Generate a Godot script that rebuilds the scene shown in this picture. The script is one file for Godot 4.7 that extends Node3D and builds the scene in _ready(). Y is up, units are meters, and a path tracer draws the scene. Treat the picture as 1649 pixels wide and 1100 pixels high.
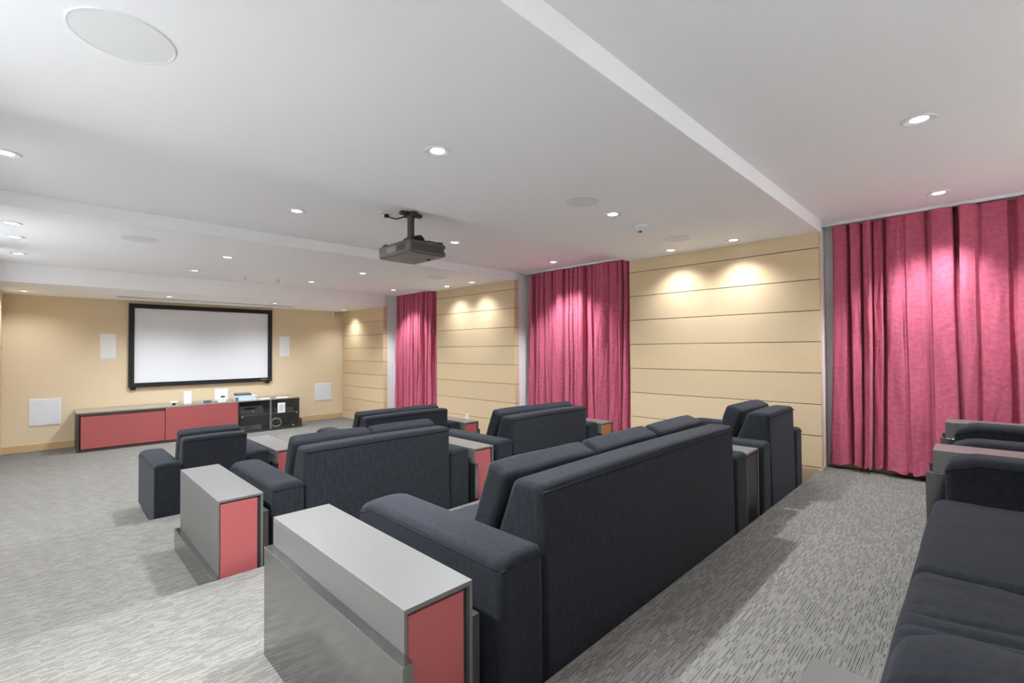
extends Node3D
# A stepped home-cinema room. x runs along the screen wall, z towards the back of the room, y up, metres.

const FAR := -11.33      # screen wall
const RIGHT := 5.303     # face of the wood panels
const RECESS := 5.665     # wall behind the curtains
const LEFT := -0.483
const BACK := 2.4
const TIER := [0.0, 0.158, 0.316, 0.474]
const EDGE := [-5.28, -3.20, -1.12]
const BEAM := 2.786
const HIGH := 2.9
const LOW := 2.637
const PANEL_STEP := 0.3048  # height of one wood panel

var M := {}
var used := {}
var rng := RandomNumberGenerator.new()

func _ready():
	rng.seed = 11
	# ---- camera, environment, exposure
	var cam := Camera3D.new()
	cam.name = "camera"
	cam.fov = 72.28
	cam.near = 0.05
	cam.far = 60.0
	add_child(cam)
	cam.position = Vector3(0, 1.663, 0)
	cam.rotation_degrees = Vector3(1.014, -45.029, -0.358)
	cam.current = true
	var we := WorldEnvironment.new()
	we.name = "world_environment"
	var env := Environment.new()
	env.background_mode = Environment.BG_COLOR
	env.background_color = Color(0, 0, 0)
	env.tonemap_mode = Environment.TONE_MAPPER_LINEAR
	env.tonemap_exposure = 2.22
	env.sdfgi_enabled = true
	env.ssao_enabled = true
	env.ssil_enabled = true
	we.environment = env
	add_child(we)
	make_materials()
	build_room()
	build_curtains()
	build_screen_wall()
	build_console()
	build_seats()
	build_ceiling_things()
	build_projector()

# ------------------------------------------------------------------ lamps
const LAMP := Color(0.93, 0.963, 1.0)
const LAMP_ENERGY := 3.0
const WASH_ENERGY := 1.0

func downlight(x: float, y: float, z: float, label: String, energy := LAMP_ENERGY, cone := 72.0, soft := 1.0):
	var o := thing("recessed_downlight", label, "ceiling light", Vector3(x, y, z), "recessed ceiling downlights")
	if not M.has("dl_ring"):
		M.dl_ring = lathe([[0.074, 0.0], [0.074, -0.005], [0.069, -0.009], [0.062, -0.008], [0.04, -0.0015], [0.04, 0.0]], 28)
		M.dl_lens = lathe([[0.04, 0.0], [0.04, -0.002], [0.025, -0.004], [0.0, -0.0045]], 28)
	part("trim_ring", M.dl_ring, M.white_metal, o)
	part("lamp_lens", M.dl_lens, M.lamp, o)
	var s := SpotLight3D.new()
	s.name = "downlight_lamp"
	s.light_color = LAMP
	s.light_energy = energy
	s.spot_range = 16.0
	s.spot_attenuation = 2.0
	s.spot_angle = cone
	s.spot_angle_attenuation = soft
	s.light_size = 0.05
	s.shadow_enabled = true
	o.add_child(s, true)
	s.position = Vector3(0, -0.012, 0)
	s.rotation_degrees = Vector3(-90, 0, 0)

# ------------------------------------------------------------------ materials
func mat(c: Color, rough := 0.8, metal := 0.0) -> StandardMaterial3D:
	var m := StandardMaterial3D.new()
	m.albedo_color = c
	m.roughness = rough
	m.metallic = metal
	return m

func tri(m: StandardMaterial3D, scale: Vector3, world := true) -> StandardMaterial3D:
	m.uv1_triplanar = true
	m.uv1_world_triplanar = world
	m.uv1_scale = scale
	m.uv1_triplanar_sharpness = 8.0
	return m

func carpet_image() -> ImageTexture:
	var w := 1024
	var rows := 64
	var per := 10
	var h := rows * per
	var img := Image.create(w, h, false, Image.FORMAT_RGB8)
	var r := RandomNumberGenerator.new()
	r.seed = 5
	for row in rows:
		var dark := PackedFloat32Array()
		dark.resize(w)
		var u := -r.randi_range(0, 40)
		while u < w:
			var n := r.randi_range(14, 42)
			var k := r.randf()
			var v := 0.0
			if k < 0.42:
				v = r.randf_range(0.75, 1.0)
			elif k < 0.68:
				v = r.randf_range(0.3, 0.6)
			else:
				v = r.randf_range(0.05, 0.25)
			for x in range(maxi(u, 0), mini(u + n, w)):
				dark[x] = v
			u += n
		for py in per:
			var t := (py + 0.5) / per
			var core := clampf(1.0 - absf(t - 0.5) / 0.21, 0.0, 1.0)
			core = core * core * (3.0 - 2.0 * core)
			var groove := 0.14 if (py == 0 or py == per - 1) else 0.0
			for x in w:
				var b := 0.5 - groove + r.randf_range(-0.05, 0.05)
				b = lerpf(b, 0.1 + r.randf_range(0.0, 0.06), minf(1.0, dark[x] * core * 1.1))
				img.set_pixel(x, row * per + py, Color(b * 1.02, b * 0.985, b * 0.93))
	img.generate_mipmaps()
	return ImageTexture.create_from_image(img)

func wood_image() -> ImageTexture:
	var n := FastNoiseLite.new()
	n.seed = 3
	n.frequency = 1.0
	n.noise_type = FastNoiseLite.TYPE_SIMPLEX
	var w := 512
	var h := 512
	var img := Image.create(w, h, false, Image.FORMAT_RGB8)
	var a := Color(0.835, 0.73, 0.58)
	var b := Color(0.87, 0.78, 0.64)
	for y in h:
		for x in w:
			var cx := cos(TAU * x / w) * 0.7
			var sx := sin(TAU * x / w) * 0.7
			var t := n.get_noise_3d(cx, sx, y * 0.35) * 0.5 + n.get_noise_3d(cx * 2.0 + 9.0, sx * 2.0, y * 0.09) * 0.45
			img.set_pixel(x, y, a.lerp(b, clampf(0.5 + t * 0.7, 0.0, 1.0)))
	img.generate_mipmaps()
	return ImageTexture.create_from_image(img)

func noise_tex(freq: float, lo: float, hi: float, octaves := 4, sd := 1, size := 512) -> ImageTexture:
	var n := FastNoiseLite.new()
	n.seed = sd
	n.frequency = freq
	n.fractal_octaves = octaves
	var img := n.get_seamless_image(size, size)
	img.convert(Image.FORMAT_L8)
	for y in size:
		for x in size:
			var v := lerpf(lo, hi, img.get_pixel(x, y).r)
			img.set_pixel(x, y, Color(v, v, v))
	img.generate_mipmaps()
	return ImageTexture.create_from_image(img)

func make_materials():
	M.carpet = tri(mat(Color(1, 1, 1), 1.0), Vector3(1.0 / 1.5, 1.0 / 0.7, 1.0 / 0.7))
	M.carpet.albedo_texture = carpet_image()
	M.carpet.metallic_specular = 0.1
	var wt := wood_image()
	M.wood = []
	for i in 3:
		var k: float = [1.0, 0.985, 1.012][i]
		var wd := tri(mat(Color(k, k * (1.0 - 0.004 * i), k * (1.0 - 0.01 * i)), 0.45), Vector3(0.5, 2.6, 0.5))
		wd.uv1_offset = Vector3(0.13 * i, 0.31 * i, 0.21 * i)
		wd.albedo_texture = wt
		wd.metallic_specular = 0.35
		M.wood.append(wd)
	M.joint = mat(Color(0.28, 0.21, 0.13), 0.9)
	M.ceiling = mat(Color(0.97, 0.97, 0.97), 0.95)
	M.ceiling.metallic_specular = 0.15
	M.beige = mat(Color(0.865, 0.79, 0.665), 0.85)
	M.beige.metallic_specular = 0.2
	M.grey_wall = mat(Color(0.91, 0.905, 0.895), 0.9)
	M.white_metal = mat(Color(0.9, 0.9, 0.9), 0.5)
	M.white_plastic = mat(Color(0.9, 0.9, 0.9), 0.4)
	M.grille = mat(Color(0.86, 0.865, 0.88), 0.8)
	M.speaker_cloth = mat(Color(0.9, 0.9, 0.895), 0.9)
	M.lamp = mat(Color(1, 1, 1), 0.4)
	M.lamp.emission_enabled = true
	M.lamp.emission = LAMP
	M.lamp.emission_energy_multiplier = 4.0
	M.black = mat(Color(0.07, 0.065, 0.06), 0.7)
	M.screen = mat(Color(0.88, 0.885, 0.89), 0.9)
	# velvets
	var mott := noise_tex(0.04, 0.8, 1.0, 5, 8)
	M.velvet = tri(mat(Color(0.172, 0.177, 0.193), 0.95), Vector3(1.6, 0.7, 1.6), false)
	M.velvet.albedo_texture = mott
	M.velvet.metallic_specular = 0.15
	M.velvet.rim_enabled = true
	M.velvet.rim = 0.3
	M.velvet.rim_tint = 0.35
	M.velvet_dark = tri(mat(Color(0.15, 0.155, 0.17), 0.95), Vector3(1.6, 0.7, 1.6), false)
	M.velvet_dark.albedo_texture = mott
	M.velvet_dark.metallic_specular = 0.15
	M.velvet_dark.rim_enabled = true
	M.velvet_dark.rim = 0.3
	M.velvet_dark.rim_tint = 0.4
	M.curtain = tri(mat(Color(0.80, 0.40, 0.485), 0.9), Vector3(1.6, 1.8, 1.6), true)
	M.curtain.albedo_texture = noise_tex(0.02, 0.86, 1.0, 4, 21)
	M.curtain.metallic_specular = 0.15
	M.curtain.rim_enabled = true
	M.curtain.rim = 0.6
	M.curtain.rim_tint = 0.5
	M.curtain.heightmap_enabled = true
	M.curtain.heightmap_texture = noise_tex(0.018, 0.0, 1.0, 4, 33)
	M.curtain.heightmap_scale = 0.25
	# table finishes
	M.laminate = mat(Color(0.445, 0.435, 0.42), 0.36, 0.3)
	M.steel = mat(Color(0.56, 0.555, 0.55), 0.12, 0.95)
	M.dark_edge = mat(Color(0.2, 0.195, 0.19), 0.5)
	M.red_panel = mat(Color(0.67, 0.345, 0.345), 0.35, 0.15)
	M.grey_panel = mat(Color(0.24, 0.235, 0.23), 0.35, 0.3)
	M.orange_panel = mat(Color(0.62, 0.39, 0.235), 0.4, 0.1)
	M.console_dark = mat(Color(0.235, 0.2, 0.17), 0.5)
	M.console_top = mat(Color(0.6, 0.565, 0.505), 0.3, 0.2)
	M.base_wood = tri(mat(Color(0.93, 0.88, 0.8), 0.5), Vector3(0.5, 2.6, 0.5))
	M.base_wood.albedo_texture = wt
	M.smoke_glass = mat(Color(0.16, 0.16, 0.16, 0.2), 0.05)
	M.smoke_glass.transparency = BaseMaterial3D.TRANSPARENCY_ALPHA
	M.black_gear = mat(Color(0.24, 0.24, 0.245), 0.45)
	M.gear_face = mat(Color(0.42, 0.43, 0.44), 0.4)
	M.silver = mat(Color(0.8, 0.8, 0.8), 0.25, 0.8)
	M.chrome = mat(Color(0.85, 0.85, 0.85), 0.15, 1.0)
	M.teal = mat(Color(0.3, 0.42, 0.46), 0.6)
	M.pale_blue = mat(Color(0.78, 0.86, 0.9), 0.6)
	M.paper = mat(Color(0.93, 0.93, 0.92), 0.8)
	M.ink = mat(Color(0.45, 0.45, 0.46), 0.8)
	M.projector = mat(Color(0.34, 0.335, 0.32), 0.45)
	M.projector_dark = mat(Color(0.22, 0.215, 0.205), 0.55)
	M.projector_bottom = mat(Color(0.54, 0.525, 0.505), 0.6)

# ------------------------------------------------------------------ nodes
func thing(called: String, label: String, category: String, at := Vector3.ZERO, group := "") -> Node3D:
	var o := Node3D.new()
	o.name = numbered(called)
	add_child(o)
	o.position = at
	o.set_meta("label", label)
	o.set_meta("category", category)
	if group != "":
		o.set_meta("group", group)
	return o

func numbered(called: String) -> String:
	var n: int = used.get(called, 0)
	used[called] = n + 1
	return called if n == 0 else "%s_%03d" % [called, n]

func part(called: String, mesh: Mesh, m: Material, parent: Node, at := Vector3.ZERO, rot := Vector3.ZERO) -> MeshInstance3D:
	var o := MeshInstance3D.new()
	var k := 0
	for c in parent.get_children():
		if String(c.name) == called or String(c.name).begins_with(called + "_0"):
			k += 1
	o.name = called if k == 0 else "%s_%03d" % [called, k]
	o.mesh = mesh
	o.material_override = m
	o.cast_shadow = GeometryInstance3D.SHADOW_CASTING_SETTING_ON
	parent.add_child(o, true)
	o.position = at
	o.rotation_degrees = rot
	return o

func structure(called: String, label: String) -> Node3D:
	var o := Node3D.new()
	o.name = numbered(called)
	add_child(o)
	o.set_meta("kind", "structure")
	o.set_meta("label", label)
	return o

# ------------------------------------------------------------------ meshes
var box_cache := {}

func box(s: Vector3) -> ArrayMesh:
	return rbox(s, minf(0.0015, 0.2 * minf(s.x, minf(s.y, s.z))), 1)

func span(a: Vector3, b: Vector3) -> Array:   # mesh and centre of a box between two corners
	return [box((b - a).abs()), (a + b) * 0.5]

func axis_points(h: float, r: float, seg: int, div: int) -> PackedFloat32Array:
	var p := PackedFloat32Array()
	for s in seg:
		p.append(-h + r - r * tan((seg - s) * PI / 4.0 / seg))
	var lo := -h + r
	for s in div + 1:
		p.append(lo + (-2.0 * lo) * s / div)
	for s in range(1, seg + 1):
		p.append(h - r + r * tan(s * PI / 4.0 / seg))
	return p

func rbox(size: Vector3, r: float, seg := 2, div := Vector3i.ONE, deform = null) -> ArrayMesh:
	var key := "%s %s %s %s" % [size, r, seg, div]
	if deform == null and box_cache.has(key):
		return box_cache[key]
	var h := size * 0.5
	r = minf(r, minf(h.x, minf(h.y, h.z)) * 0.98)
	var ax := [axis_points(h.x, r, seg, div.x), axis_points(h.y, r, seg, div.y), axis_points(h.z, r, seg, div.z)]
	var verts := PackedVector3Array()
	var index := PackedInt32Array()
	var seen := {}
	for axis in 3:
		var ua := (axis + 1) % 3
		var va := (axis + 2) % 3
		var nu: int = ax[ua].size()
		var nv: int = ax[va].size()
		for side in 2:
			var grid := []
			for i in nu:
				for j in nv:
					var k := [0, 0, 0]
					k[axis] = 0 if side == 0 else ax[axis].size() - 1
					k[ua] = i
					k[va] = j
					var id := Vector3i(k[0], k[1], k[2])
					if not seen.has(id):
						var p := Vector3(ax[0][k[0]], ax[1][k[1]], ax[2][k[2]])
						var inner := p.clamp(-h + Vector3.ONE * r, h - Vector3.ONE * r)
						var q := inner + (p - inner).normalized() * r if (p - inner).length() > 1e-9 else p
						seen[id] = verts.size()
						verts.append(deform.call(q) if deform != null else q)
					grid.append(seen[id])
			for i in nu - 1:
				for j in nv - 1:
					var a: int = grid[i * nv + j]
					var b: int = grid[(i + 1) * nv + j]
					var c: int = grid[(i + 1) * nv + j + 1]
					var d: int = grid[i * nv + j + 1]
					if side == 1:
						index.append_array([a, d, c, a, c, b])
					else:
						index.append_array([a, b, c, a, c, d])
	var m := smooth_mesh(verts, index)
	if deform == null:
		box_cache[key] = m
	return m

func smooth_mesh(verts: PackedVector3Array, index: PackedInt32Array) -> ArrayMesh:
	var normals := PackedVector3Array()
	normals.resize(verts.size())
	for t in range(0, index.size(), 3):
		var a := verts[index[t]]
		var n := (verts[index[t + 2]] - a).cross(verts[index[t + 1]] - a)
		for k in 3:
			normals[index[t + k]] += n
	for i in normals.size():
		normals[i] = normals[i].normalized()
	var arr := []
	arr.resize(Mesh.ARRAY_MAX)
	arr[Mesh.ARRAY_VERTEX] = verts
	arr[Mesh.ARRAY_NORMAL] = normals
	arr[Mesh.ARRAY_INDEX] = index
	var m := ArrayMesh.new()
	m.add_surface_from_arrays(Mesh.PRIMITIVE_TRIANGLES, arr)
	return m

func join(list: Array) -> ArrayMesh:   # [[mesh, Vector3 or Transform3D], ...]
	var st := SurfaceTool.new()
	st.begin(Mesh.PRIMITIVE_TRIANGLES)
	for e in list:
		st.append_from(e[0], 0, e[1] if e[1] is Transform3D else Transform3D(Basis(), e[1]))
	return st.commit()

func lathe(profile: Array, seg := 24) -> ArrayMesh:   # [[radius, y], ...] from outside/top inwards; creases kept by splitting each band
	var st := SurfaceTool.new()
	st.begin(Mesh.PRIMITIVE_TRIANGLES)
	for i in profile.size() - 1:
		var a: Array = profile[i]
		var b: Array = profile[i + 1]
		var d := Vector2(b[0] - a[0], b[1] - a[1])
		var n2 := Vector2(-d.y, d.x).normalized()
		for s in seg:
			var q := []
			for e in [[a, s], [b, s], [b, s + 1], [a, s + 1]]:
				var t: float = TAU * e[1] / seg
				q.append([Vector3(e[0][0] * cos(t), e[0][1], e[0][0] * sin(t)), Vector3(n2.x * cos(t), n2.y, n2.x * sin(t))])
			for k in [0, 1, 2, 0, 2, 3]:
				st.set_normal(-q[k][1])
				st.add_vertex(q[k][0])
	return fix_winding(st.commit())

func fix_winding(m: ArrayMesh) -> ArrayMesh:   # makes every triangle's front agree with its normals
	var arr := m.surface_get_arrays(0)
	var v: PackedVector3Array = arr[Mesh.ARRAY_VERTEX]
	var n: PackedVector3Array = arr[Mesh.ARRAY_NORMAL]
	var idx := PackedInt32Array()
	if arr[Mesh.ARRAY_INDEX] != null:
		idx = arr[Mesh.ARRAY_INDEX]
	else:
		idx = PackedInt32Array(range(v.size()))
	for t in range(0, idx.size(), 3):
		var g := (v[idx[t + 2]] - v[idx[t]]).cross(v[idx[t + 1]] - v[idx[t]])
		if g.dot(n[idx[t]] + n[idx[t + 1]] + n[idx[t + 2]]) < 0:
			var k := idx[t + 1]
			idx[t + 1] = idx[t + 2]
			idx[t + 2] = k
	arr[Mesh.ARRAY_INDEX] = idx
	var out := ArrayMesh.new()
	out.add_surface_from_arrays(Mesh.PRIMITIVE_TRIANGLES, arr)
	return out

func tube(points: Array, r: float, sides := 8) -> ArrayMesh:
	var verts := PackedVector3Array()
	var index := PackedInt32Array()
	var n := points.size()
	for i in n:
		var d: Vector3 = (points[mini(i + 1, n - 1)] - points[maxi(i - 1, 0)]).normalized()
		var up := Vector3.UP if absf(d.y) < 0.9 else Vector3.RIGHT
		var a := d.cross(up).normalized()
		var b := a.cross(d).normalized()
		for s in sides:
			var t := TAU * s / sides
			verts.append(points[i] + (a * cos(t) + b * sin(t)) * r)
	for i in n - 1:
		for s in sides:
			var p := i * sides + s
			var q := i * sides + (s + 1) % sides
			index.append_array([p, q, q + sides, p, q + sides, p + sides])
	for e in [0, n - 1]:
		var c := verts.size()
		verts.append(points[e])
		for s in sides:
			var p: int = e * sides + s
			var q: int = e * sides + (s + 1) % sides
			if e == 0:
				index.append_array([c, q, p])
			else:
				index.append_array([c, p, q])
	var g := smooth_mesh(verts, index)
	# the ring runs clockwise or not according to the frame: check one face against its outward direction
	var arr := g.surface_get_arrays(0)
	var nn: PackedVector3Array = arr[Mesh.ARRAY_NORMAL]
	if nn[0].dot(verts[0] - points[0]) < 0:
		var idx := index.duplicate()
		for t in range(0, idx.size(), 3):
			var k := idx[t + 1]
			idx[t + 1] = idx[t + 2]
			idx[t + 2] = k
		g = smooth_mesh(verts, idx)
	return g

# ------------------------------------------------------------------ room
func place(called: String, a: Vector3, b: Vector3, m: Material, parent: Node) -> MeshInstance3D:
	var s := span(a, b)
	return part(called, s[0], m, parent, s[1])

func build_room():
	var fl := structure("floor", "striped grey carpet on a floor that climbs in four steps")
	var zs := [FAR - 0.12, EDGE[0], EDGE[1], EDGE[2], BACK + 0.12]
	for i in 4:
		place("carpet_step", Vector3(LEFT - 0.12, -0.2, zs[i]), Vector3(RECESS + 0.12, TIER[i], zs[i + 1]), M.carpet, fl)
	var ce := structure("ceiling", "white plaster ceiling with lowered bands across the room")
	place("ceiling_slab", Vector3(LEFT - 0.12, HIGH, FAR - 0.12), Vector3(RECESS + 0.12, HIGH + 0.15, BACK + 0.12), M.ceiling, ce)
	place("lowered_band", Vector3(LEFT, BEAM, -3.16), Vector3(RIGHT + 0.035, HIGH, -1.07), M.ceiling, ce)
	place("lowered_band", Vector3(LEFT, BEAM, -7.33), Vector3(RIGHT + 0.035, HIGH, -5.22), M.ceiling, ce)
	place("lowered_band", Vector3(LEFT, LOW, FAR), Vector3(RIGHT + 0.035, HIGH, -9.31), M.ceiling, ce)
	var wf := structure("wall_far", "beige wall that carries the projection screen")
	place("plaster", Vector3(LEFT - 0.12, 0, FAR - 0.12), Vector3(RECESS + 0.12, HIGH, FAR), M.beige, wf)
	var bb := structure("baseboard_far", "pale wood baseboard along the screen wall")
	place("board", Vector3(LEFT, 0, FAR), Vector3(RIGHT, 0.118, FAR + 0.016), M.base_wood, bb)
	var wb := structure("wall_back", "plain wall behind the last row")
	place("plaster", Vector3(LEFT - 0.12, 0, BACK), Vector3(RECESS + 0.12, HIGH, BACK + 0.12), M.grey_wall, wb)
	var wr := structure("wall_right", "right wall of pale wood panels between curtained recesses")
	place("recess_plaster", Vector3(RECESS, 0, FAR), Vector3(RECESS + 0.12, HIGH, BACK), M.grey_wall, wr)
	var wl := structure("wall_left", "left wall with a strip of pale wood panels by the screen wall")
	place("plaster", Vector3(LEFT - 0.12, 0, FAR), Vector3(LEFT - 0.02, HIGH, BACK), M.grey_wall, wl)
	var cols := [[FAR, -9.32, LOW, 0.0], [-7.33, -5.24, BEAM, 0.0], [-3.163, -1.09, BEAM, 0.316], [1.15, BACK, HIGH, 0.474]]
	for c in cols:
		var z0: float = c[0]
		var z1: float = c[1]
		place("panel_core", Vector3(RIGHT + 0.022, 0, z0), Vector3(RECESS, HIGH, z1 - 0.016), M.grey_wall, wr)
		if z0 < -10.0:
			place("panel_core", Vector3(LEFT - 0.02, 0, z0), Vector3(LEFT - 0.0195 + 0.001, c[2], z1), M.joint, wl)
		place("joint_backing", Vector3(RIGHT + 0.012, c[3], z0 + 0.004), Vector3(RIGHT + 0.022, c[2], z1 - 0.004), M.joint, wr)
		place("joint_backing", Vector3(RIGHT + 0.013, c[3], z1 - 0.0161), Vector3(RIGHT + 0.1, c[2], z1 - 0.008), M.joint, wr)
		var y: float = c[2]
		var k := 0
		var edges := []
		var j := LOW
		while j > -0.2:
			edges.append(j)
			j -= PANEL_STEP
		var tops := [c[2]] + (edges if c[2] > LOW + 0.01 else edges.slice(1))
		for i in tops.size():
			var top: float = tops[i]
			var bot: float = tops[i + 1] if i + 1 < tops.size() else c[3]
			bot = maxf(bot, c[3])
			if top - bot < 0.03:
				continue
			var wm: Material = M.wood[(i * 2 + int(absf(z0))) % 3]
			var t2 := top - (0.0035 if i > 0 else 0.0)
			var b2 := bot + 0.0035
			place("wood_panel", Vector3(RIGHT, b2, z0 + 0.001), Vector3(RIGHT + 0.014, t2, z1), wm, wr)
			place("return_panel", Vector3(RIGHT + 0.0142, b2, z1 - 0.0085), Vector3(RIGHT + 0.1, t2, z1), wm, wr)
			if z0 < -10.0:
				place("wood_panel", Vector3(LEFT - 0.014, b2, z0 + 0.001), Vector3(LEFT, t2, z1), wm, wl)
	for g in [[-9.32, -7.33, 0.0], [-5.24, -3.163, 0.158], [-1.09, 1.15, 0.474]]:
		var br := structure("baseboard_right", "wood baseboard in the curtain recess")
		place("board", Vector3(RECESS - 0.016, g[2], g[0]), Vector3(RECESS, g[2] + 0.118, g[1]), M.base_wood, br)

# ------------------------------------------------------------------ curtains
func curtain_mesh(z0: float, z1: float, x: float, y0: float, y1: float, wlo: float, whi: float, amp: float, sd: int) -> ArrayMesh:
	var r := RandomNumberGenerator.new()
	r.seed = sd
	var nz := FastNoiseLite.new()
	nz.seed = sd
	nz.frequency = 2.2
	var b := [z0]
	while b[-1] < z1 - wlo * 0.6:
		b.append(b[-1] + r.randf_range(wlo, whi) * (0.62 if b.size() < 5 else 1.0))
	var sc: float = (z1 - z0) / (b[-1] - z0)
	var n := b.size()
	var base := []
	var drift := []
	var depth := []
	var lean := []
	var valley := []
	for i in n:
		base.append(z0 + (b[i] - z0) * sc)
		drift.append(r.randf_range(-0.05, 0.05) if i > 0 and i < n - 1 else (-0.05 if i == 0 else 0.03))
		depth.append(r.randf_range(0.45, 1.15))
		valley.append(1.0 if i == 0 or i == n - 1 or r.randf() < 0.72 else r.randf_range(0.18, 0.5))
		lean.append(r.randf_range(-0.03, 0.03))
	var per := 26
	var rows := 32
	var verts := PackedVector3Array()
	var index := PackedInt32Array()
	var cols := (n - 1) * per + 1
	for row in rows + 1:
		var t := float(row) / rows            # 0 bottom, 1 top
		var y := lerpf(y0, y1, t)
		for c in cols:
			var i := mini(c / per, n - 2)
			var f := float(c - i * per) / per
			var za: float = base[i] + drift[i] * (1.0 - t) * (1.0 - t)
			var zb: float = base[i + 1] + drift[i + 1] * (1.0 - t) * (1.0 - t)
			var s := 2.0 * f - 1.0
			var q := fold(absf(s))
			var u := signf(s) * q.x
			var gap: float = valley[i] if s < 0.0 else valley[i + 1]
			var flat := 1.0 - (1.0 - q.y) * gap
			var tilt: float = lean[i] * u * flat
			var deep: float = amp * depth[i] * lerpf(1.08, 0.75, t)
			var wob := nz.get_noise_3d(i * 7.3, y * 0.45, u * 0.25) * 0.03 * flat
			var z := lerpf(za, zb, 0.5 + 0.5 * u)
			z += nz.get_noise_3d(i * 3.1 + 40.0, y * 0.6, 0.0) * 0.02 * (1.0 - absf(u))
			var yy := y
			if row == 0:
				yy += 0.012 * sin(c * 0.4)
			verts.append(Vector3(x + amp * 0.5 - deep * flat + wob + tilt, yy, z))
	for row in rows:
		for c in cols - 1:
			var a := row * cols + c
			index.append_array([a, a + cols, a + cols + 1, a, a + cols + 1, a + 1])
	var m := smooth_mesh(verts, index)
	var arr := m.surface_get_arrays(0)
	var nn: PackedVector3Array = arr[Mesh.ARRAY_NORMAL]
	if nn[cols * 3 + 6].x > 0:
		for t in range(0, index.size(), 3):
			var k := index[t + 1]
			index[t + 1] = index[t + 2]
			index[t + 2] = k
		m = smooth_mesh(verts, index)
	return m

func fold(w: float) -> Vector2:   # across half a fold: how far along, how far forward
	var k := [[0.0, 0.0, 1.0], [0.3, 0.45, 0.99], [0.52, 0.7, 0.93], [0.66, 0.77, 0.82], [0.76, 0.8, 0.42], [0.84, 0.81, 0.1], [0.9, 0.86, 0.0], [1.0, 1.0, 0.0]]
	for i in k.size() - 1:
		if w <= k[i + 1][0] + 1e-6:
			var t: float = (w - k[i][0]) / (k[i + 1][0] - k[i][0])
			return Vector2(lerpf(k[i][1], k[i + 1][1], t), lerpf(k[i][2], k[i + 1][2], t))
	return Vector2(1, 0)

func curtain(z0: float, z1: float, y0: float, wlo: float, whi: float, amp: float, sd: int, label: String, x := 5.55):
	var o := thing("curtain", label, "curtain", Vector3(0, 0, 0), "burgundy velvet curtains")
	part("drape", curtain_mesh(z0, z1, x, y0 + 0.015, 2.872, wlo, whi, amp, sd), M.curtain, o)
	var t := thing("curtain_track", "slim white ceiling track above the " + label.replace("burgundy velvet ", ""), "curtain track", Vector3.ZERO, "curtain tracks")
	place("rail", Vector3(x - 0.045, 2.874, z0 - 0.07), Vector3(x - 0.015, HIGH, z1 + 0.07), M.white_metal, t)

func build_curtains():
	curtain(-9.15, -7.34, 0.0, 0.05, 0.13, 0.12, 4, "burgundy velvet curtain nearest the screen wall, farthest of three")
	curtain(-5.14, -3.18, 0.158, 0.06, 0.15, 0.14, 9, "burgundy velvet curtain in the middle recess between two wood-panelled columns")
	curtain(-1.03, 1.12, 0.51, 0.06, 0.24, 0.15, 14, "burgundy velvet curtain beside the back row, widest and closest", 5.55)

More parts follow.
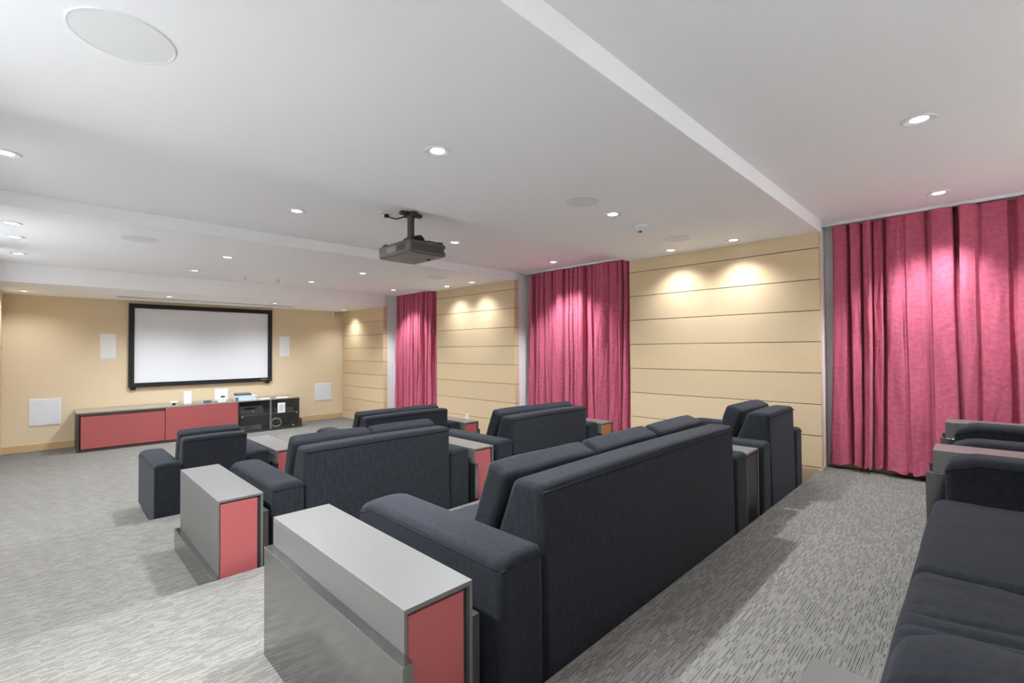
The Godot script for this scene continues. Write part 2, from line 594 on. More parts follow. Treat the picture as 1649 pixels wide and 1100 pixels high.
# ------------------------------------------------------------------ screen wall
func build_screen_wall():
	var x0 := 1.124
	var x1 := 3.636
	var y0 := 0.993
	var y1 := 2.583
	var f := 0.0835
	var s := thing("projection_screen", "large blank white projection screen in a wide black frame on the beige wall", "screen", Vector3(0, 0, FAR))
	place("frame", Vector3(x0, y1 - f, 0.02), Vector3(x1, y1, 0.06), M.black, s)
	place("frame", Vector3(x0, y0, 0.02), Vector3(x1, y0 + f, 0.06), M.black, s)
	place("frame", Vector3(x0, y0 + f, 0.02), Vector3(x0 + f, y1 - f, 0.06), M.black, s)
	place("frame", Vector3(x1 - f, y0 + f, 0.02), Vector3(x1, y1 - f, 0.06), M.black, s)
	place("screen_surface", Vector3(x0 + f, y0 + f, 0.02), Vector3(x1 - f, y1 - f, 0.03), M.screen, s)
	place("backing", Vector3(x0 + 0.05, y0 + 0.05, 0.0), Vector3(x1 - 0.05, y1 - 0.05, 0.0199), M.black, s)
	for bx in [x0 + 0.03, x1 - 0.13]:
		place("bracket", Vector3(bx, y0 - 0.045, 0.002), Vector3(bx + 0.08, y0, 0.045), M.black, s)
	place("badge", Vector3(x1 - 0.235, y0 + 0.04, 0.06), Vector3(x1 - 0.11, y0 + 0.052, 0.062), M.silver, s)
	for e in [[0.725, 0.944, "left of the projection screen"], [3.812, 4.028, "right of the projection screen"]]:
		var w := thing("wall_speaker", "tall white in-wall speaker grille " + e[2], "speaker", Vector3(0, 0, FAR), "in-wall speakers beside the screen")
		place("bezel", Vector3(e[0], 1.545, 0), Vector3(e[1], 2.003, 0.006), M.white_plastic, w)
		place("grille", Vector3(e[0] + 0.016, 1.561, 0.006), Vector3(e[1] - 0.016, 1.987, 0.009), M.speaker_cloth, w)
	for e in [[-0.168, 0.223, 0.426, 0.876, "at the left end of the screen wall"], [4.61, 5.015, 0.463, 0.88, "right of the media console"]]:
		var w := thing("subwoofer_grille", "low square white wall grille " + e[4], "wall grille", Vector3(0, 0, FAR), "square grilles low on the screen wall")
		place("bezel", Vector3(e[0], e[2], 0), Vector3(e[1], e[3], 0.012), M.white_plastic, w)
		place("grille", Vector3(e[0] + 0.022, e[2] + 0.022, 0.012), Vector3(e[1] - 0.022, e[3] - 0.022, 0.015), M.grille, w)
	var c := thing("security_camera", "small white dome camera with black eye below the ceiling corner", "camera", Vector3(5.08, 2.60, FAR + 0.0))
	part("base_plate", lathe([[0.0, 0.02], [0.05, 0.018], [0.055, 0.0], [0.0, 0.0]], 20), M.white_plastic, c, Vector3.ZERO, Vector3(90, 0, 0))
	part("body", rbox(Vector3(0.075, 0.07, 0.09), 0.03, 4), M.white_plastic, c, Vector3(0, -0.005, 0.06))
	part("lens", lathe([[0.0, 0.012], [0.012, 0.01], [0.018, 0.0], [0.0, 0.0]], 18), M.black, c, Vector3(-0.004, -0.012, 0.1), Vector3(90, 0, 0))
	var o := thing("wall_outlet", "small white wall outlet low on the wood panels between curtains", "outlet", Vector3(RIGHT, 0.474, -6.43))
	part("plate", rbox(Vector3(0.007, 0.115, 0.075), 0.003, 2), M.white_plastic, o, Vector3(-0.0036, 0, 0))
	for dy in [-0.024, 0.024]:
		part("socket", rbox(Vector3(0.004, 0.032, 0.034), 0.0015, 1), M.grille, o, Vector3(-0.008, dy, 0))
	var v := thing("slot_diffuser", "long narrow air slot in the low ceiling above the projection screen", "air vent", Vector3(0, LOW, 0))
	place("flange", Vector3(0.88, -0.004, -10.68), Vector3(3.86, 0.0, -10.52), M.white_metal, v)
	place("slot", Vector3(0.9, -0.006, -10.655), Vector3(3.84, -0.0041, -10.63), M.dark_edge, v)
	place("slot", Vector3(0.9, -0.006, -10.565), Vector3(3.84, -0.0041, -10.548), M.ink, v)

# ------------------------------------------------------------------ media console
func build_console():
	var zf := -10.55
	var zb := FAR + 0.02
	var x0 := 0.395
	var x1 := 3.965
	var h := 0.64
	var c := thing("media_console", "long low media console with red doors and a smoked glass bay", "cabinet", Vector3.ZERO)
	place("top", Vector3(x0 - 0.01, h, zb), Vector3(x1, h + 0.022, zf + 0.005), M.console_top, c)
	place("side_panel", Vector3(x0, 0, zb), Vector3(x0 + 0.03, h, zf), M.console_dark, c)
	place("side_panel", Vector3(x1 - 0.025, 0, zb), Vector3(x1, h, zf), M.console_dark, c)
	place("divider", Vector3(2.765, 0.03, zb), Vector3(2.79, h, zf - 0.012), M.console_dark, c)
	place("bottom_panel", Vector3(x0 + 0.03, 0.0, zb), Vector3(x1 - 0.025, 0.035, zf + 0.002), M.console_dark, c)
	place("back_panel", Vector3(x0 + 0.03, 0.035, zb), Vector3(x1 - 0.025, h, zb + 0.015), M.ink, c)
	place("top_rail", Vector3(x0 + 0.03, h - 0.045, zf - 0.02), Vector3(1.575, h, zf + 0.003), M.console_dark, c)
	place("door", Vector3(x0 + 0.045, 0.05, zf - 0.02), Vector3(1.575, h - 0.05, zf), M.red_panel, c)
	place("door", Vector3(1.583, 0.045, zf - 0.02), Vector3(2.764, h - 0.002, zf + 0.004), M.red_panel, c)
	place("shelf", Vector3(2.79, 0.335, zb + 0.015), Vector3(x1 - 0.025, 0.353, zf - 0.06), M.gear_face, c)
	place("glass_door", Vector3(2.8, 0.04, zf - 0.008), Vector3(3.355, h - 0.005, zf), M.smoke_glass, c)
	place("glass_door", Vector3(3.4, 0.04, zf - 0.008), Vector3(x1 - 0.03, h - 0.005, zf), M.smoke_glass, c)
	place("stile", Vector3(3.36, 0.04, zf - 0.012), Vector3(3.396, h, zf), M.gear_face, c)
	for p in [Vector3(2.84, 0.34, zf + 0.004), Vector3(3.9, 0.335, zf + 0.004), Vector3(2.85, 0.07, zf + 0.004), Vector3(3.83, 0.07, zf + 0.004)]:
		part("hinge_cap", lathe([[0.0, 0.012], [0.02, 0.01], [0.024, 0.0], [0.0, 0.0]], 16), M.chrome, c, p, Vector3(90, 0, 0))
	place("plinth", Vector3(x1, 0.0, zb), Vector3(x1 + 0.055, 0.185, zf - 0.01), M.console_dark, c)
	# inside the glass bay
	var rc := thing("av_receiver", "black amplifier with a silver volume knob behind console glass", "receiver", Vector3(3.04, 0.353, zf - 0.1))
	part("case", rbox(Vector3(0.44, 0.175, 0.36), 0.006, 2), M.black_gear, rc, Vector3(0, 0.1, -0.19))
	part("front_panel", rbox(Vector3(0.445, 0.17, 0.012), 0.004, 2), M.gear_face, rc, Vector3(0, 0.1, -0.003))
	part("volume_knob", lathe([[0.0, 0.025], [0.026, 0.024], [0.03, 0.0], [0.0, 0.0]], 20), M.silver, rc, Vector3(0.165, 0.13, 0.003), Vector3(90, 0, 0))
	part("display", rbox(Vector3(0.2, 0.04, 0.004), 0.001, 1), M.black, rc, Vector3(-0.03, 0.13, 0.004))
	for i in 4:
		part("foot", lathe([[0.0, 0.0], [0.02, 0.0], [0.02, 0.013], [0.0, 0.013]], 10), M.black, rc, Vector3([-0.18, 0.18][i % 2], 0, [-0.04, -0.33][i / 2]))
	var dv := thing("disc_player", "slim black player on the lower shelf behind console glass", "media player", Vector3(3.02, 0.035, zf - 0.1))
	part("case", rbox(Vector3(0.43, 0.09, 0.3), 0.006, 2), M.black_gear, dv, Vector3(0, 0.052, -0.16))
	part("front_panel", rbox(Vector3(0.432, 0.085, 0.01), 0.003, 2), M.gear_face, dv, Vector3(0, 0.052, -0.004))
	part("disc_tray", rbox(Vector3(0.15, 0.018, 0.004), 0.001, 1), M.black, dv, Vector3(-0.05, 0.065, 0.003))
	var d2 := thing("set_top_box", "dark box on the upper shelf under the paper notice", "media player", Vector3(3.68, 0.353, zf - 0.1))
	part("case", rbox(Vector3(0.38, 0.1, 0.28), 0.006, 2), M.black_gear, d2, Vector3(0, 0.05, -0.15))
	part("front_panel", rbox(Vector3(0.382, 0.09, 0.01), 0.003, 2), M.gear_face, d2, Vector3(0, 0.05, -0.006))
	part("power_button", lathe([[0.0, 0.01], [0.013, 0.009], [0.014, 0.0], [0.0, 0.0]], 14), M.silver, d2, Vector3(0.14, 0.055, -0.001), Vector3(90, 0, 0))
	var pts := []
	for i in 64:
		var t := TAU * i / 20.0
		var rr := 0.085 + 0.012 * sin(i * 0.37)
		pts.append(Vector3(rr * 1.2 * cos(t), 0.12 + rr * sin(t), 0.012 * sin(i * 0.21)))
	var cb := thing("cable_coil", "loose coil of pale cable inside the right console bay", "cable", Vector3(3.5, 0.034, zf - 0.06))
	part("cable", tube(pts, 0.004, 6), M.paper, cb)
	var nt := thing("paper_notice", "white printed notice taped to the console glass", "notice", Vector3(3.59, 0.44, zf + 0.001))
	part("sheet", rbox(Vector3(0.15, 0.21, 0.0012), 0.0005, 1), M.paper, nt, Vector3(0, 0.02, 0.0))
	for i in 8:
		part("printed_line", box(Vector3(0.1 - 0.02 * (i % 3), 0.006, 0.0006)), M.ink, nt, Vector3(-0.005, 0.08 - i * 0.018, 0.0009))
	# on top of the console
	var top := h + 0.022
	var r1 := thing("tall_router", "tall white slab-shaped router standing on the console", "router", Vector3(1.945, top, -10.7))
	part("body", rbox(Vector3(0.125, 0.245, 0.06), 0.012, 3), M.white_plastic, r1, Vector3(0, 0.1235, 0))
	part("base", rbox(Vector3(0.11, 0.006, 0.07), 0.002, 1), M.grille, r1, Vector3(0, 0.003, 0))
	var r2 := thing("round_router", "white rounded modem with small dark display on the console", "router", Vector3(2.51, top, -10.7))
	part("body", rbox(Vector3(0.24, 0.245, 0.075), 0.034, 4), M.white_plastic, r2, Vector3(0, 0.135, 0))
	part("foot", rbox(Vector3(0.15, 0.024, 0.08), 0.004, 2), M.grille, r2, Vector3(0, 0.012, 0))
	part("display", rbox(Vector3(0.07, 0.03, 0.004), 0.001, 1), M.black, r2, Vector3(0.015, 0.105, 0.0375))
	var r3 := thing("white_puck", "small flat white device on a stub foot on the console", "device", Vector3(1.735, top, -10.72))
	part("body", lathe([[0.0, 0.07], [0.055, 0.068], [0.062, 0.055], [0.055, 0.046], [0.0, 0.045]], 24), M.white_plastic, r3)
	part("foot", lathe([[0.022, 0.046], [0.026, 0.0], [0.0, 0.0]], 16), M.dark_edge, r3)
	var ad := thing("network_adapter", "small teal adapter box between the two white routers", "device", Vector3(2.255, top, -10.68))
	part("body", rbox(Vector3(0.1, 0.05, 0.07), 0.006, 2), M.teal, ad, Vector3(0, 0.025, 0))
	part("plug", rbox(Vector3(0.03, 0.025, 0.03), 0.003, 1), M.dark_edge, ad, Vector3(0.065, 0.02, 0))
	var wi := thing("router_cable", "thin grey cable trailing between the devices on the console", "cable", Vector3(0, top + 0.004, -10.6))
	var wp := []
	for i in 30:
		var t := i / 29.0
		wp.append(Vector3(lerpf(1.8, 2.42, t), 0.012 * absf(sin(t * 9.0)), 0.03 * sin(t * 14.0)))
	part("cable", tube(wp, 0.004, 6), M.dark_edge, wi)
	var b1 := thing("storage_box", "pale blue and white flat box on the console", "box", Vector3(2.915, top, -10.72))
	part("tray", rbox(Vector3(0.38, 0.075, 0.25), 0.006, 2), M.pale_blue, b1, Vector3(0.01, 0.0375, 0))
	part("lid", rbox(Vector3(0.385, 0.022, 0.255), 0.004, 2), M.white_plastic, b1, Vector3(0.01, 0.085, 0))
	part("dark_end", rbox(Vector3(0.05, 0.07, 0.02), 0.003, 1), M.teal, b1, Vector3(-0.155, 0.04, 0.122))
	var b2 := thing("disc_case_stack", "dark teal cases lying on the pale blue box", "case", Vector3(2.9, top + 0.096, -10.72))
	part("lower_case", rbox(Vector3(0.28, 0.03, 0.19), 0.004, 2), M.teal, b2, Vector3(0, 0.015, 0), Vector3(0, 6, 0))
	part("upper_case", rbox(Vector3(0.27, 0.028, 0.185), 0.004, 2), M.gear_face, b2, Vector3(-0.012, 0.044, 0), Vector3(0, -5, 0))
	for e in [[3.3, -10.68, 8.0, "white sheet of paper beside the pale blue box"], [3.62, -10.72, -4.0, "white sheets of paper at the right end of the console top"]]:
		var p := thing("paper_sheet", e[3], "paper", Vector3(e[0], top, e[1]))
		part("sheet", rbox(Vector3(0.29 if e[0] > 3.5 else 0.2, 0.004, 0.21), 0.001, 1), M.paper, p, Vector3(0, 0.002, 0), Vector3(0, e[2], 0))
	var pn := thing("dark_pen", "dark pen lying between the papers on the console", "pen", Vector3(3.45, top, -10.66))
	part("barrel", tube([Vector3(-0.06, 0.009, 0.02), Vector3(0.05, 0.009, -0.01)], 0.008, 8), M.black, pn)
	part("cap", tube([Vector3(0.045, 0.009, -0.0086), Vector3(0.08, 0.009, -0.018)], 0.009, 8), M.dark_edge, pn)

# ------------------------------------------------------------------ seats
func cushion(w: float, h: float, t: float, r: float, puff: float, sd: int, creases := []) -> ArrayMesh:
	# a box cushion lying flat: w along x, t thick along y, h along z
	var nz := FastNoiseLite.new()
	nz.seed = sd
	nz.frequency = 2.0
	var d := Vector3i(14, 2, 14) if creases.is_empty() else Vector3i(90, 3, 24)
	return rbox(Vector3(w, t, h), r, 3, d, func(p: Vector3) -> Vector3:
		var u := 2.0 * p.x / w
		var v := 2.0 * p.z / h
		var k := (1.0 - u * u * u * u) * (1.0 - v * v * v * v)
		var s := signf(p.y) * minf(1.0, absf(p.y) / (t * 0.5) * 1.2)
		p.y += s * puff * k + s * 0.006 * nz.get_noise_2d(p.x * 2.0, p.z * 2.0)
		p.x += 0.004 * nz.get_noise_2d(p.z * 3.0, 5.0)
		p.z *= 1.0 - 0.02 * u * u
		if s > 0.0:
			for c in creases:
				var line: float = c[0] + 0.02 * sin(p.z * 5.0 + c[0] * 9.0) + c[3] * p.z
				var q: float = (p.x - line) / c[2]
				p.y -= c[1] * exp(-q * q) * k
		return p)

func sofa(called: String, label: String, group: String, x: float, floor_y: float, z: float, w: float, n: int, back_n: int, aw := 0.215, creases := [], split := 0.0):
	var D := 1.03
	var o := thing(called, label, "sofa" if n > 1 or back_n > 1 else "armchair", Vector3(x, floor_y, z), group)
	var iw := w - 2.0 * aw
	# arms
	for s in 2:
		var arm := rbox(Vector3(aw, 0.575, D), 0.032, 3, Vector3i(6, 4, 22), func(p: Vector3) -> Vector3:
			if p.y > 0.2:
				var u := 2.0 * p.x / aw
				p.y += 0.012 * (1.0 - u * u) * smoothstep(0.2, 0.28, p.y)
				var nose := clampf((-D * 0.5 + 0.13 - p.z) / 0.13, 0.0, 1.0)
				p.y -= 0.05 * nose * nose
			return p)
		var ax := aw * 0.5 if s == 0 else w - aw * 0.5
		var a := part("arm", arm, M.velvet, o, Vector3(ax, 0.3275, -D * 0.5))
		var pl := []
		var e := aw * 0.5 + 0.0005
		for q in [[-1, 1.0], [-1, -1.0], [1, -1.0], [1, 1.0], [-1, 1.0]]:
			pl.append(Vector3(q[0] * (e - 0.002), 0.258, q[1] * (D * 0.5 - 0.002)))
		var pts := []
		for i in 4:
			for k in 10:
				var pp: Vector3 = pl[i].lerp(pl[i + 1], 0.02 + k * 0.1065)
				var nose := clampf((-D * 0.5 + 0.13 - pp.z) / 0.13, 0.0, 1.0)
				pp.y -= 0.05 * nose * nose
				pts.append(pp)
		part("piping", tube(pts, 0.0045, 6), M.velvet_dark, a)
	# backrest: upright behind, raked in front
	var bh := 0.79
	var bk := rbox(Vector3(iw - 0.006, bh, 0.16), 0.03, 3, Vector3i(8, 8, 2), func(p: Vector3) -> Vector3:
		var t := (p.y + bh * 0.5) / bh
		var u := (p.z + 0.08) / 0.16
		var rear := lerpf(0.0, -0.014, t)
		var front := lerpf(-0.50, -0.175, t)
		p.z = lerpf(front, rear, u)
		p.y += 0.008 * (1.0 - pow(2.0 * p.x / iw, 2.0)) * smoothstep(0.85, 1.0, t)
		return p)
	var b := part("backrest", bk, M.velvet, o, Vector3(w * 0.5, 0.04 + bh * 0.5, 0.0))
	var bp := []
	for i in 13:
		bp.append(Vector3(lerpf(-iw * 0.5 + 0.01, iw * 0.5 - 0.01, i / 12.0), bh * 0.5 - 0.028, -0.0125))
	part("piping", tube(bp, 0.0045, 6), M.velvet_dark, b)
	# base, feet
	var base := rbox(Vector3(iw + 0.02, 0.215, 1.08), 0.02, 2, Vector3i(2, 2, 4), func(p: Vector3) -> Vector3:
		if p.z < -0.3:
			p.z -= 0.05 * (0.5 - p.y / 0.215)
		return p)
	part("base", base, M.velvet_dark, o, Vector3(w * 0.5, 0.152, -0.56))
	for q in [[0.06, -0.06], [w - 0.06, -0.06], [0.06, -D + 0.06], [w - 0.06, -D + 0.06]]:
		part("foot", rbox(Vector3(0.07, 0.042, 0.07), 0.006, 1), M.black, o, Vector3(q[0], 0.021, q[1]))
	# cushions
	var edges := []
	for i in n + 1:
		edges.append(iw * i / n)
	if split > 0.0:
		edges[1] = iw * split
	for i in n:
		part("seat_cushion", cushion(edges[i + 1] - edges[i] - 0.008, 0.8, 0.165, 0.045, 0.012, 7 + i, creases if i == 0 else []), M.velvet, o, Vector3(aw + (edges[i] + edges[i + 1]) * 0.5, 0.318, -0.68))
	var cw := iw / back_n
	for i in back_n:
		var r := RandomNumberGenerator.new()
		r.seed = int(x * 100.0) + i
		part("back_cushion", cushion(cw - 0.012, 0.45, 0.13, 0.032, 0.012, 30 + i + int(x * 10.0)), M.velvet, o,
			Vector3(aw + cw * (i + 0.5), 0.655 + r.randf_range(-0.006, 0.012), -0.345 + r.randf_range(-0.01, 0.01)), Vector3(-69.0 + r.randf_range(-2.0, 2.0), r.randf_range(-1.5, 1.5), 0))
	return o

func end_table(label: String, x: float, floor_y: float, z: float, w := 0.255, panel: Material = null, rail_left := 0.477, rail_right := 0.477, rail_back := 0.05, rail_front := 0.004):
	var L := 1.085
	var H := 0.6
	var o := thing("end_table", label, "side table", Vector3(x, floor_y, z), "narrow metal end tables between the seats")
	place("top", Vector3(0, H - 0.016, -L), Vector3(w, H, 0), M.laminate, o)
	place("side_panel", Vector3(0, 0.0, -L), Vector3(0.012, H - 0.016, 0), M.laminate, o)
	place("side_panel", Vector3(w - 0.012, 0.0, -L), Vector3(w, H - 0.016, 0), M.laminate, o)
	place("front_panel", Vector3(0.012, 0.0, -L), Vector3(w - 0.012, H - 0.016, -L + 0.012), M.laminate, o)
	place("inner_frame", Vector3(0.0122, 0.0, -0.05), Vector3(w - 0.0122, H - 0.0162, -0.016), M.dark_edge, o)
	place("end_panel", Vector3(0.016, 0.012, -0.016), Vector3(w - 0.032, H - 0.026, -0.006), M.red_panel if panel == null else panel, o)
	if rail_left > 0.0:
		place("base_rail", Vector3(-0.036, 0.0, -L - rail_front), Vector3(-0.0005, rail_left, rail_back), M.steel, o)
	if rail_right > 0.0:
		place("base_rail", Vector3(w + 0.0005, 0.0, -L - rail_front), Vector3(w + 0.034, rail_right, -0.005), M.grey_panel, o)

func build_seats():
	var g := "dark velvet theatre seats"
	# front row
	sofa("armchair", "single dark velvet armchair at the left end of the front row", g, 0.725, TIER[0], -5.37, 0.995, 1, 1)
	sofa("loveseat", "two-seat dark velvet sofa in the front row, seen over the second-row sofa", g, 2.616, TIER[0], -5.37, 1.695, 2, 2)
	end_table("narrow grey end table beside the left front armchair", 1.769, TIER[0], -5.33, 0.255)
	end_table("end table with a dull red back, against the panels in the front row", 4.358, TIER[0], -5.33, 0.255)
	# second row
	sofa("loveseat", "two-seat dark velvet sofa behind the front armchair, left half of the second row", g, 1.072, TIER[1], -3.29, 1.668, 2, 2, 0.205)
	sofa("loveseat", "two-seat dark velvet sofa in the second row before the middle curtain", g, 3.085, TIER[1], -3.29, 1.69, 2, 2)
	end_table("grey end table with a pink-red back, left end of the second row", 0.749, TIER[1], -3.272, 0.255, null, 0.158, 0.477, 0.06)
	end_table("end table with a red back between the two second-row sofas", 2.79, TIER[1], -3.28, 0.235, null, 0.477, 0.0)
	end_table("end table with an orange-brown back at the curtain end of the second row", 4.822, TIER[1], -3.28, 0.255, M.orange_panel)
	# third row
	sofa("sofa", "long three-seat dark velvet sofa seen from behind in the third row", g, 1.109, TIER[2], -1.165, 2.4, 3, 3, 0.225)
	sofa("armchair", "dark velvet armchair by the wood panels at the right of the third row", g, 3.83, TIER[2], -1.165, 1.1, 1, 1, 0.2)
	end_table("largest grey end table with a dark red back, beside the long third-row sofa", 0.737, TIER[2], -1.18, 0.255)
	end_table("end table wedged between the long sofa and the third-row armchair", 3.525, TIER[2], -1.18, 0.255, M.grey_panel, 0.0, 0.0)
	# back row
	sofa("sofa", "dark velvet sofa in the back row with two wide creased seat cushions", g, 1.09, TIER[3], 0.89, 2.46, 2, 3, 0.215, [[-0.02, 0.008, 0.014, 0.16], [0.05, 0.013, 0.014, 0.13], [0.11, 0.008, 0.012, 0.1], [-0.12, 0.004, 0.02, 0.1]], 0.455)
	sofa("armchair", "dark velvet armchair in the back row nearest the widest curtain", g, 3.92, TIER[3], 0.89, 1.06, 1, 1)
	end_table("grey end table at the bottom edge, left end of the back row", 0.786, TIER[3], 0.85, 0.255, null, 0.477, 0.477, 0.05, 0.03)
	end_table("grey end table between the back-row sofa and armchair", 3.614, TIER[3], 0.885, 0.255, null, 0.477, 0.477, 0.05, 0.03)
	end_table("grey end table next to the widest curtain in the back row", 5.02, TIER[3], 0.885, 0.255, null, 0.477, 0.477, 0.05, 0.03)

# ------------------------------------------------------------------ ceiling
func build_ceiling_things():
	var rows := [
		[HIGH, 2.08, [-0.18, 1.56, 3.346, 4.9], "row along the back wall", 4.0],
		[HIGH, -0.21, [-0.18, 1.56, 3.346, 5.064], "row above the back seats", 0.25],
		[BEAM, -2.14, [-0.2, 1.559, 3.339], "row of the nearest lowered band", 1.5],
		[HIGH, -4.24, [-0.178, 1.565, 3.325, 5.076], "row of the projector bay", 0.9],
		[BEAM, -6.31, [1.537, 3.262], "row of the band beyond the projector", 1.0],
		[HIGH, -8.43, [-0.231, 1.615, 3.376, 5.03], "row of the far raised bay", 1.0],
		[LOW, -10.08, [1.554, 3.301], "row above the screen", 1.0],
	]
	var lift := {Vector2(5.064, -0.21): 3.3, Vector2(5.076, -4.24): 1.1, Vector2(5.03, -8.43): 1.0, Vector2(-0.178, -4.24): 0.45, Vector2(-0.2, -2.14): 0.7}
	var nth := ["first", "second", "third", "fourth"]
	for r in rows:
		for i in r[2].size():
			downlight(r[2][i], r[0], r[1], "round downlight, %s from the left in the %s" % [nth[i], r[3]], LAMP_ENERGY * r[4] * (lift.get(Vector2(r[2][i], r[1]), 1.0)), 42.0 if r[1] > 1.0 else (54.0 if r[2][i] > 5.0 else 72.0), 0.7 if r[2][i] > 5.0 else 1.0)
	for e in [[-1.784, "nearer of two downlights grazing the closest wood panels", 5.039], [-2.469, "farther of two downlights grazing the closest wood panels", 5.039], [-5.918, "nearer of two downlights grazing the middle wood panels", 5.0], [-6.602, "farther of two downlights grazing the middle wood panels", 5.0],
			[-5.898, "nearer of two downlights at the left wall beyond the projector", -0.21], [-6.577, "farther of two downlights at the left wall beyond the projector", -0.21],
			[-1.784, "nearer of two downlights at the left wall of the nearest lowered band", -0.21], [-2.469, "farther of two downlights at the left wall of the nearest lowered band", -0.21]]:
		downlight(e[2], BEAM, e[0], e[1], WASH_ENERGY * (1.0 if e[2] > 0.0 else 2.3), 62.0 if e[2] > 0.0 else 76.0, 1.0)
	downlight(5.02, LOW, -10.64, "downlight grazing the wood panels in the far right corner", WASH_ENERGY, 62.0)
	downlight(-0.226, LOW, -10.612, "downlight in the far left ceiling corner beside the screen wall", WASH_ENERGY)
	for e in [[0.192, -2.14, 0.155, "large round ceiling speaker at top left, closest to view"], [2.873, -2.112, 0.13, "round ceiling speaker beside the third downlight of the nearest band"], [4.55, -2.155, 0.13, "round ceiling speaker above the closest wood panels"], [0.662, -5.866, 0.15, "round ceiling speaker beyond the projector, left half of ceiling"], [4.293, -5.9, 0.15, "round ceiling speaker near the middle wood panels"]]:
		var s := thing("ceiling_speaker", e[3], "ceiling speaker", Vector3(e[0], BEAM, e[1]), "round ceiling speakers")
		var r: float = e[2]
		part("rim", lathe([[r, 0.0], [r, -0.003], [r - 0.004, -0.006], [r - 0.009, -0.005], [r - 0.009, 0.0]], 40), M.white_metal, s)
		part("grille", lathe([[r - 0.009, 0.0], [r - 0.009, -0.004], [0.0, -0.0045]], 40), M.speaker_cloth, s)
	var d := thing("smoke_detector", "white cone-shaped smoke detector on the ceiling near the closest panels", "smoke detector", Vector3(3.841, BEAM, -2.172))
	part("base", lathe([[0.06, 0.0], [0.062, -0.012], [0.056, -0.018], [0.0, -0.018]], 28), M.white_plastic, d)
	part("vented_body", lathe([[0.054, -0.018], [0.036, -0.045], [0.024, -0.05], [0.0, -0.05]], 28), M.grille, d)
	part("sensor", lathe([[0.015, -0.05], [0.013, -0.058], [0.0, -0.06]], 18), M.black, d)
	for e in [[2.334, -8.529, "left of two small sprinkler heads in the far raised bay"], [2.843, -8.522, "right of two small sprinkler heads in the far raised bay"]]:
		var s := thing("sprinkler", e[2], "sprinkler", Vector3(e[0], HIGH, e[1]), "ceiling sprinkler heads")
		part("escutcheon", lathe([[0.035, 0.0], [0.035, -0.004], [0.02, -0.008], [0.0, -0.008]], 20), M.white_metal, s)
		part("frame", tube([Vector3(-0.012, -0.008, 0), Vector3(-0.014, -0.03, 0), Vector3(0, -0.045, 0), Vector3(0.014, -0.03, 0), Vector3(0.012, -0.008, 0)], 0.003, 6), M.silver, s)
		part("deflector", lathe([[0.0, -0.045], [0.018, -0.046], [0.018, -0.048], [0.0, -0.048]], 16), M.gear_face, s)

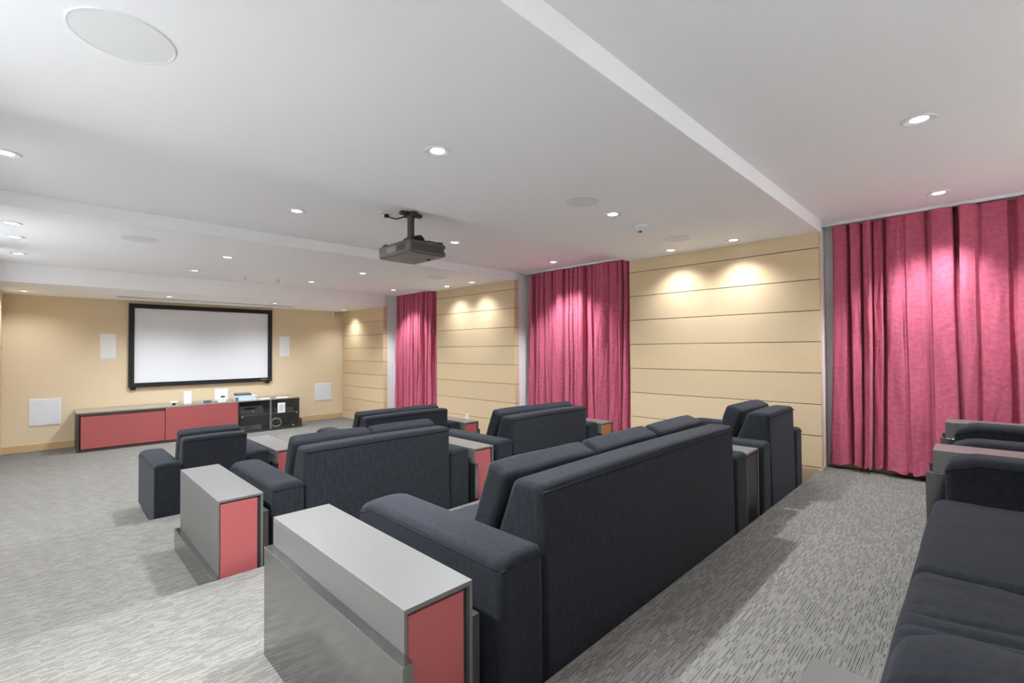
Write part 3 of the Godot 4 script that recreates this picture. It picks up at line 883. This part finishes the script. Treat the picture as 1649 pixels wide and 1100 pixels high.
func build_projector():
	var o := thing("projector", "dark grey ceiling projector hanging from a short black pole mount", "projector", Vector3(2.325, HIGH, -3.6))
	part("ceiling_bracket", join([[rbox(Vector3(0.22, 0.03, 0.05), 0.01, 2), Vector3(0.0, -0.016, 0)], [rbox(Vector3(0.05, 0.03, 0.16), 0.01, 2), Vector3(0, -0.017, 0.0)], [rbox(Vector3(0.07, 0.05, 0.07), 0.02, 3), Vector3(0, -0.03, 0)]]), M.projector_dark, o)
	part("pole", lathe([[0.031, -0.03], [0.031, -0.215], [0.036, -0.216], [0.036, -0.235], [0.0, -0.235]], 24), M.projector_dark, o)
	part("ceiling_bolt", lathe([[0.0, 0.0], [0.0, -0.001], [0.02, -0.002], [0.02, -0.02], [0.0, -0.02]], 12), M.projector_dark, o, Vector3(-0.03, -0.02, 0.06))
	var hub := part("swivel_hub", lathe([[0.0, -0.235], [0.06, -0.238], [0.075, -0.255], [0.075, -0.275], [0.05, -0.29], [0.0, -0.29]], 24), M.projector_dark, o)
	part("swivel_plate", lathe([[0.0, 0.03], [0.055, 0.03], [0.062, 0.022], [0.062, -0.022], [0.055, -0.03], [0.0, -0.03]], 28), M.black, o, Vector3(0.05, -0.265, 0.05), Vector3(90, 20, 0))
	for q in [[-0.17, 0.2], [0.15, 0.22], [-0.15, -0.18], [0.15, -0.18]]:
		part("mount_arm", tube([Vector3(0, -0.275, 0.02), Vector3(q[0] * 0.6, -0.285, q[1] * 0.6), Vector3(q[0], -0.315, q[1])], 0.011, 8), M.projector_dark, o)
	var by := -0.36
	var body := part("body", rbox(Vector3(0.385, 0.105, 0.5), 0.018, 3, Vector3i(6, 2, 8), func(p: Vector3) -> Vector3:
		var k := (1.0 - pow(p.x / 0.1925, 2.0)) * (1.0 - pow(p.z / 0.25, 2.0))
		if p.y < -0.02:
			p.y -= 0.022 * maxf(k, 0.0)
		elif p.y > 0.02:
			p.y += 0.03 * maxf(k, 0.0)
		return p), M.projector, o, Vector3(0, by, 0.02))
	part("underside", rbox(Vector3(0.35, 0.016, 0.465), 0.006, 2, Vector3i(6, 1, 8), func(p: Vector3) -> Vector3:
		var k := (1.0 - pow(p.x / 0.18, 2.0)) * (1.0 - pow(p.z / 0.24, 2.0))
		p.y -= 0.022 * maxf(k, 0.0)
		return p), M.projector_bottom, body, Vector3(0, -0.048, 0))
	part("lamp_cover", rbox(Vector3(0.006, 0.05, 0.15), 0.002, 2), M.projector_bottom, body, Vector3(-0.1915, 0.0, -0.03))
	part("side_vent", join([[box(Vector3(0.004, 0.006, 0.1)), Vector3(0, 0.015, 0)], [box(Vector3(0.004, 0.006, 0.1)), Vector3(0, 0, 0)], [box(Vector3(0.004, 0.006, 0.1)), Vector3(0, -0.015, 0)]]), M.black, body, Vector3(-0.1925, 0.0, 0.13))
	part("rear_panel", rbox(Vector3(0.33, 0.06, 0.006), 0.002, 2), M.projector_dark, body, Vector3(0, 0.0, 0.25))
	part("rear_port", rbox(Vector3(0.03, 0.035, 0.005), 0.001, 1), M.grille, body, Vector3(0.168, 0.0, 0.25))
	part("adjuster_foot", lathe([[0.016, 0.0], [0.016, -0.012], [0.0, -0.012]], 12), M.black, body, Vector3(0.09, -0.066, 0.12))
	part("lens", lathe([[0.0, 0.03], [0.045, 0.03], [0.05, 0.02], [0.05, 0.0]], 24), M.black, body, Vector3(-0.08, 0.0, -0.25), Vector3(-90, 0, 0))
	for q in [[-0.14, -0.2], [0.15, 0.2]]:
		part("corner_cap", rbox(Vector3(0.055, 0.03, 0.055), 0.01, 2), M.projector_dark, body, Vector3(q[0], 0.062, q[1]))
	part("power_lead", tube([Vector3(0.09, -0.25, 0.05), Vector3(0.14, -0.25, 0.09), Vector3(0.18, -0.27, 0.15), Vector3(0.19, -0.3, 0.2), Vector3(0.175, -0.32, 0.245)], 0.006, 6), M.black, o)
	var w := thing("ceiling_outlet", "white outlet plate on the ceiling beside the projector mount", "outlet", Vector3(2.16, HIGH, -3.75))
	part("plate", rbox(Vector3(0.12, 0.012, 0.08), 0.004, 2), M.white_plastic, w, Vector3(0, -0.006, 0))
	part("socket_insert", rbox(Vector3(0.07, 0.006, 0.035), 0.002, 1), M.grille, w, Vector3(0, -0.0145, 0))
	part("power_cord", tube([Vector3(-0.155, -0.02, -0.145), Vector3(-0.135, -0.045, -0.12), Vector3(-0.095, -0.055, -0.09), Vector3(-0.055, -0.04, -0.05), Vector3(-0.025, -0.02, -0.025)], 0.006, 6), M.black, o)
	part("plug", rbox(Vector3(0.035, 0.03, 0.03), 0.006, 2), M.black, o, Vector3(-0.16, -0.028, -0.145))
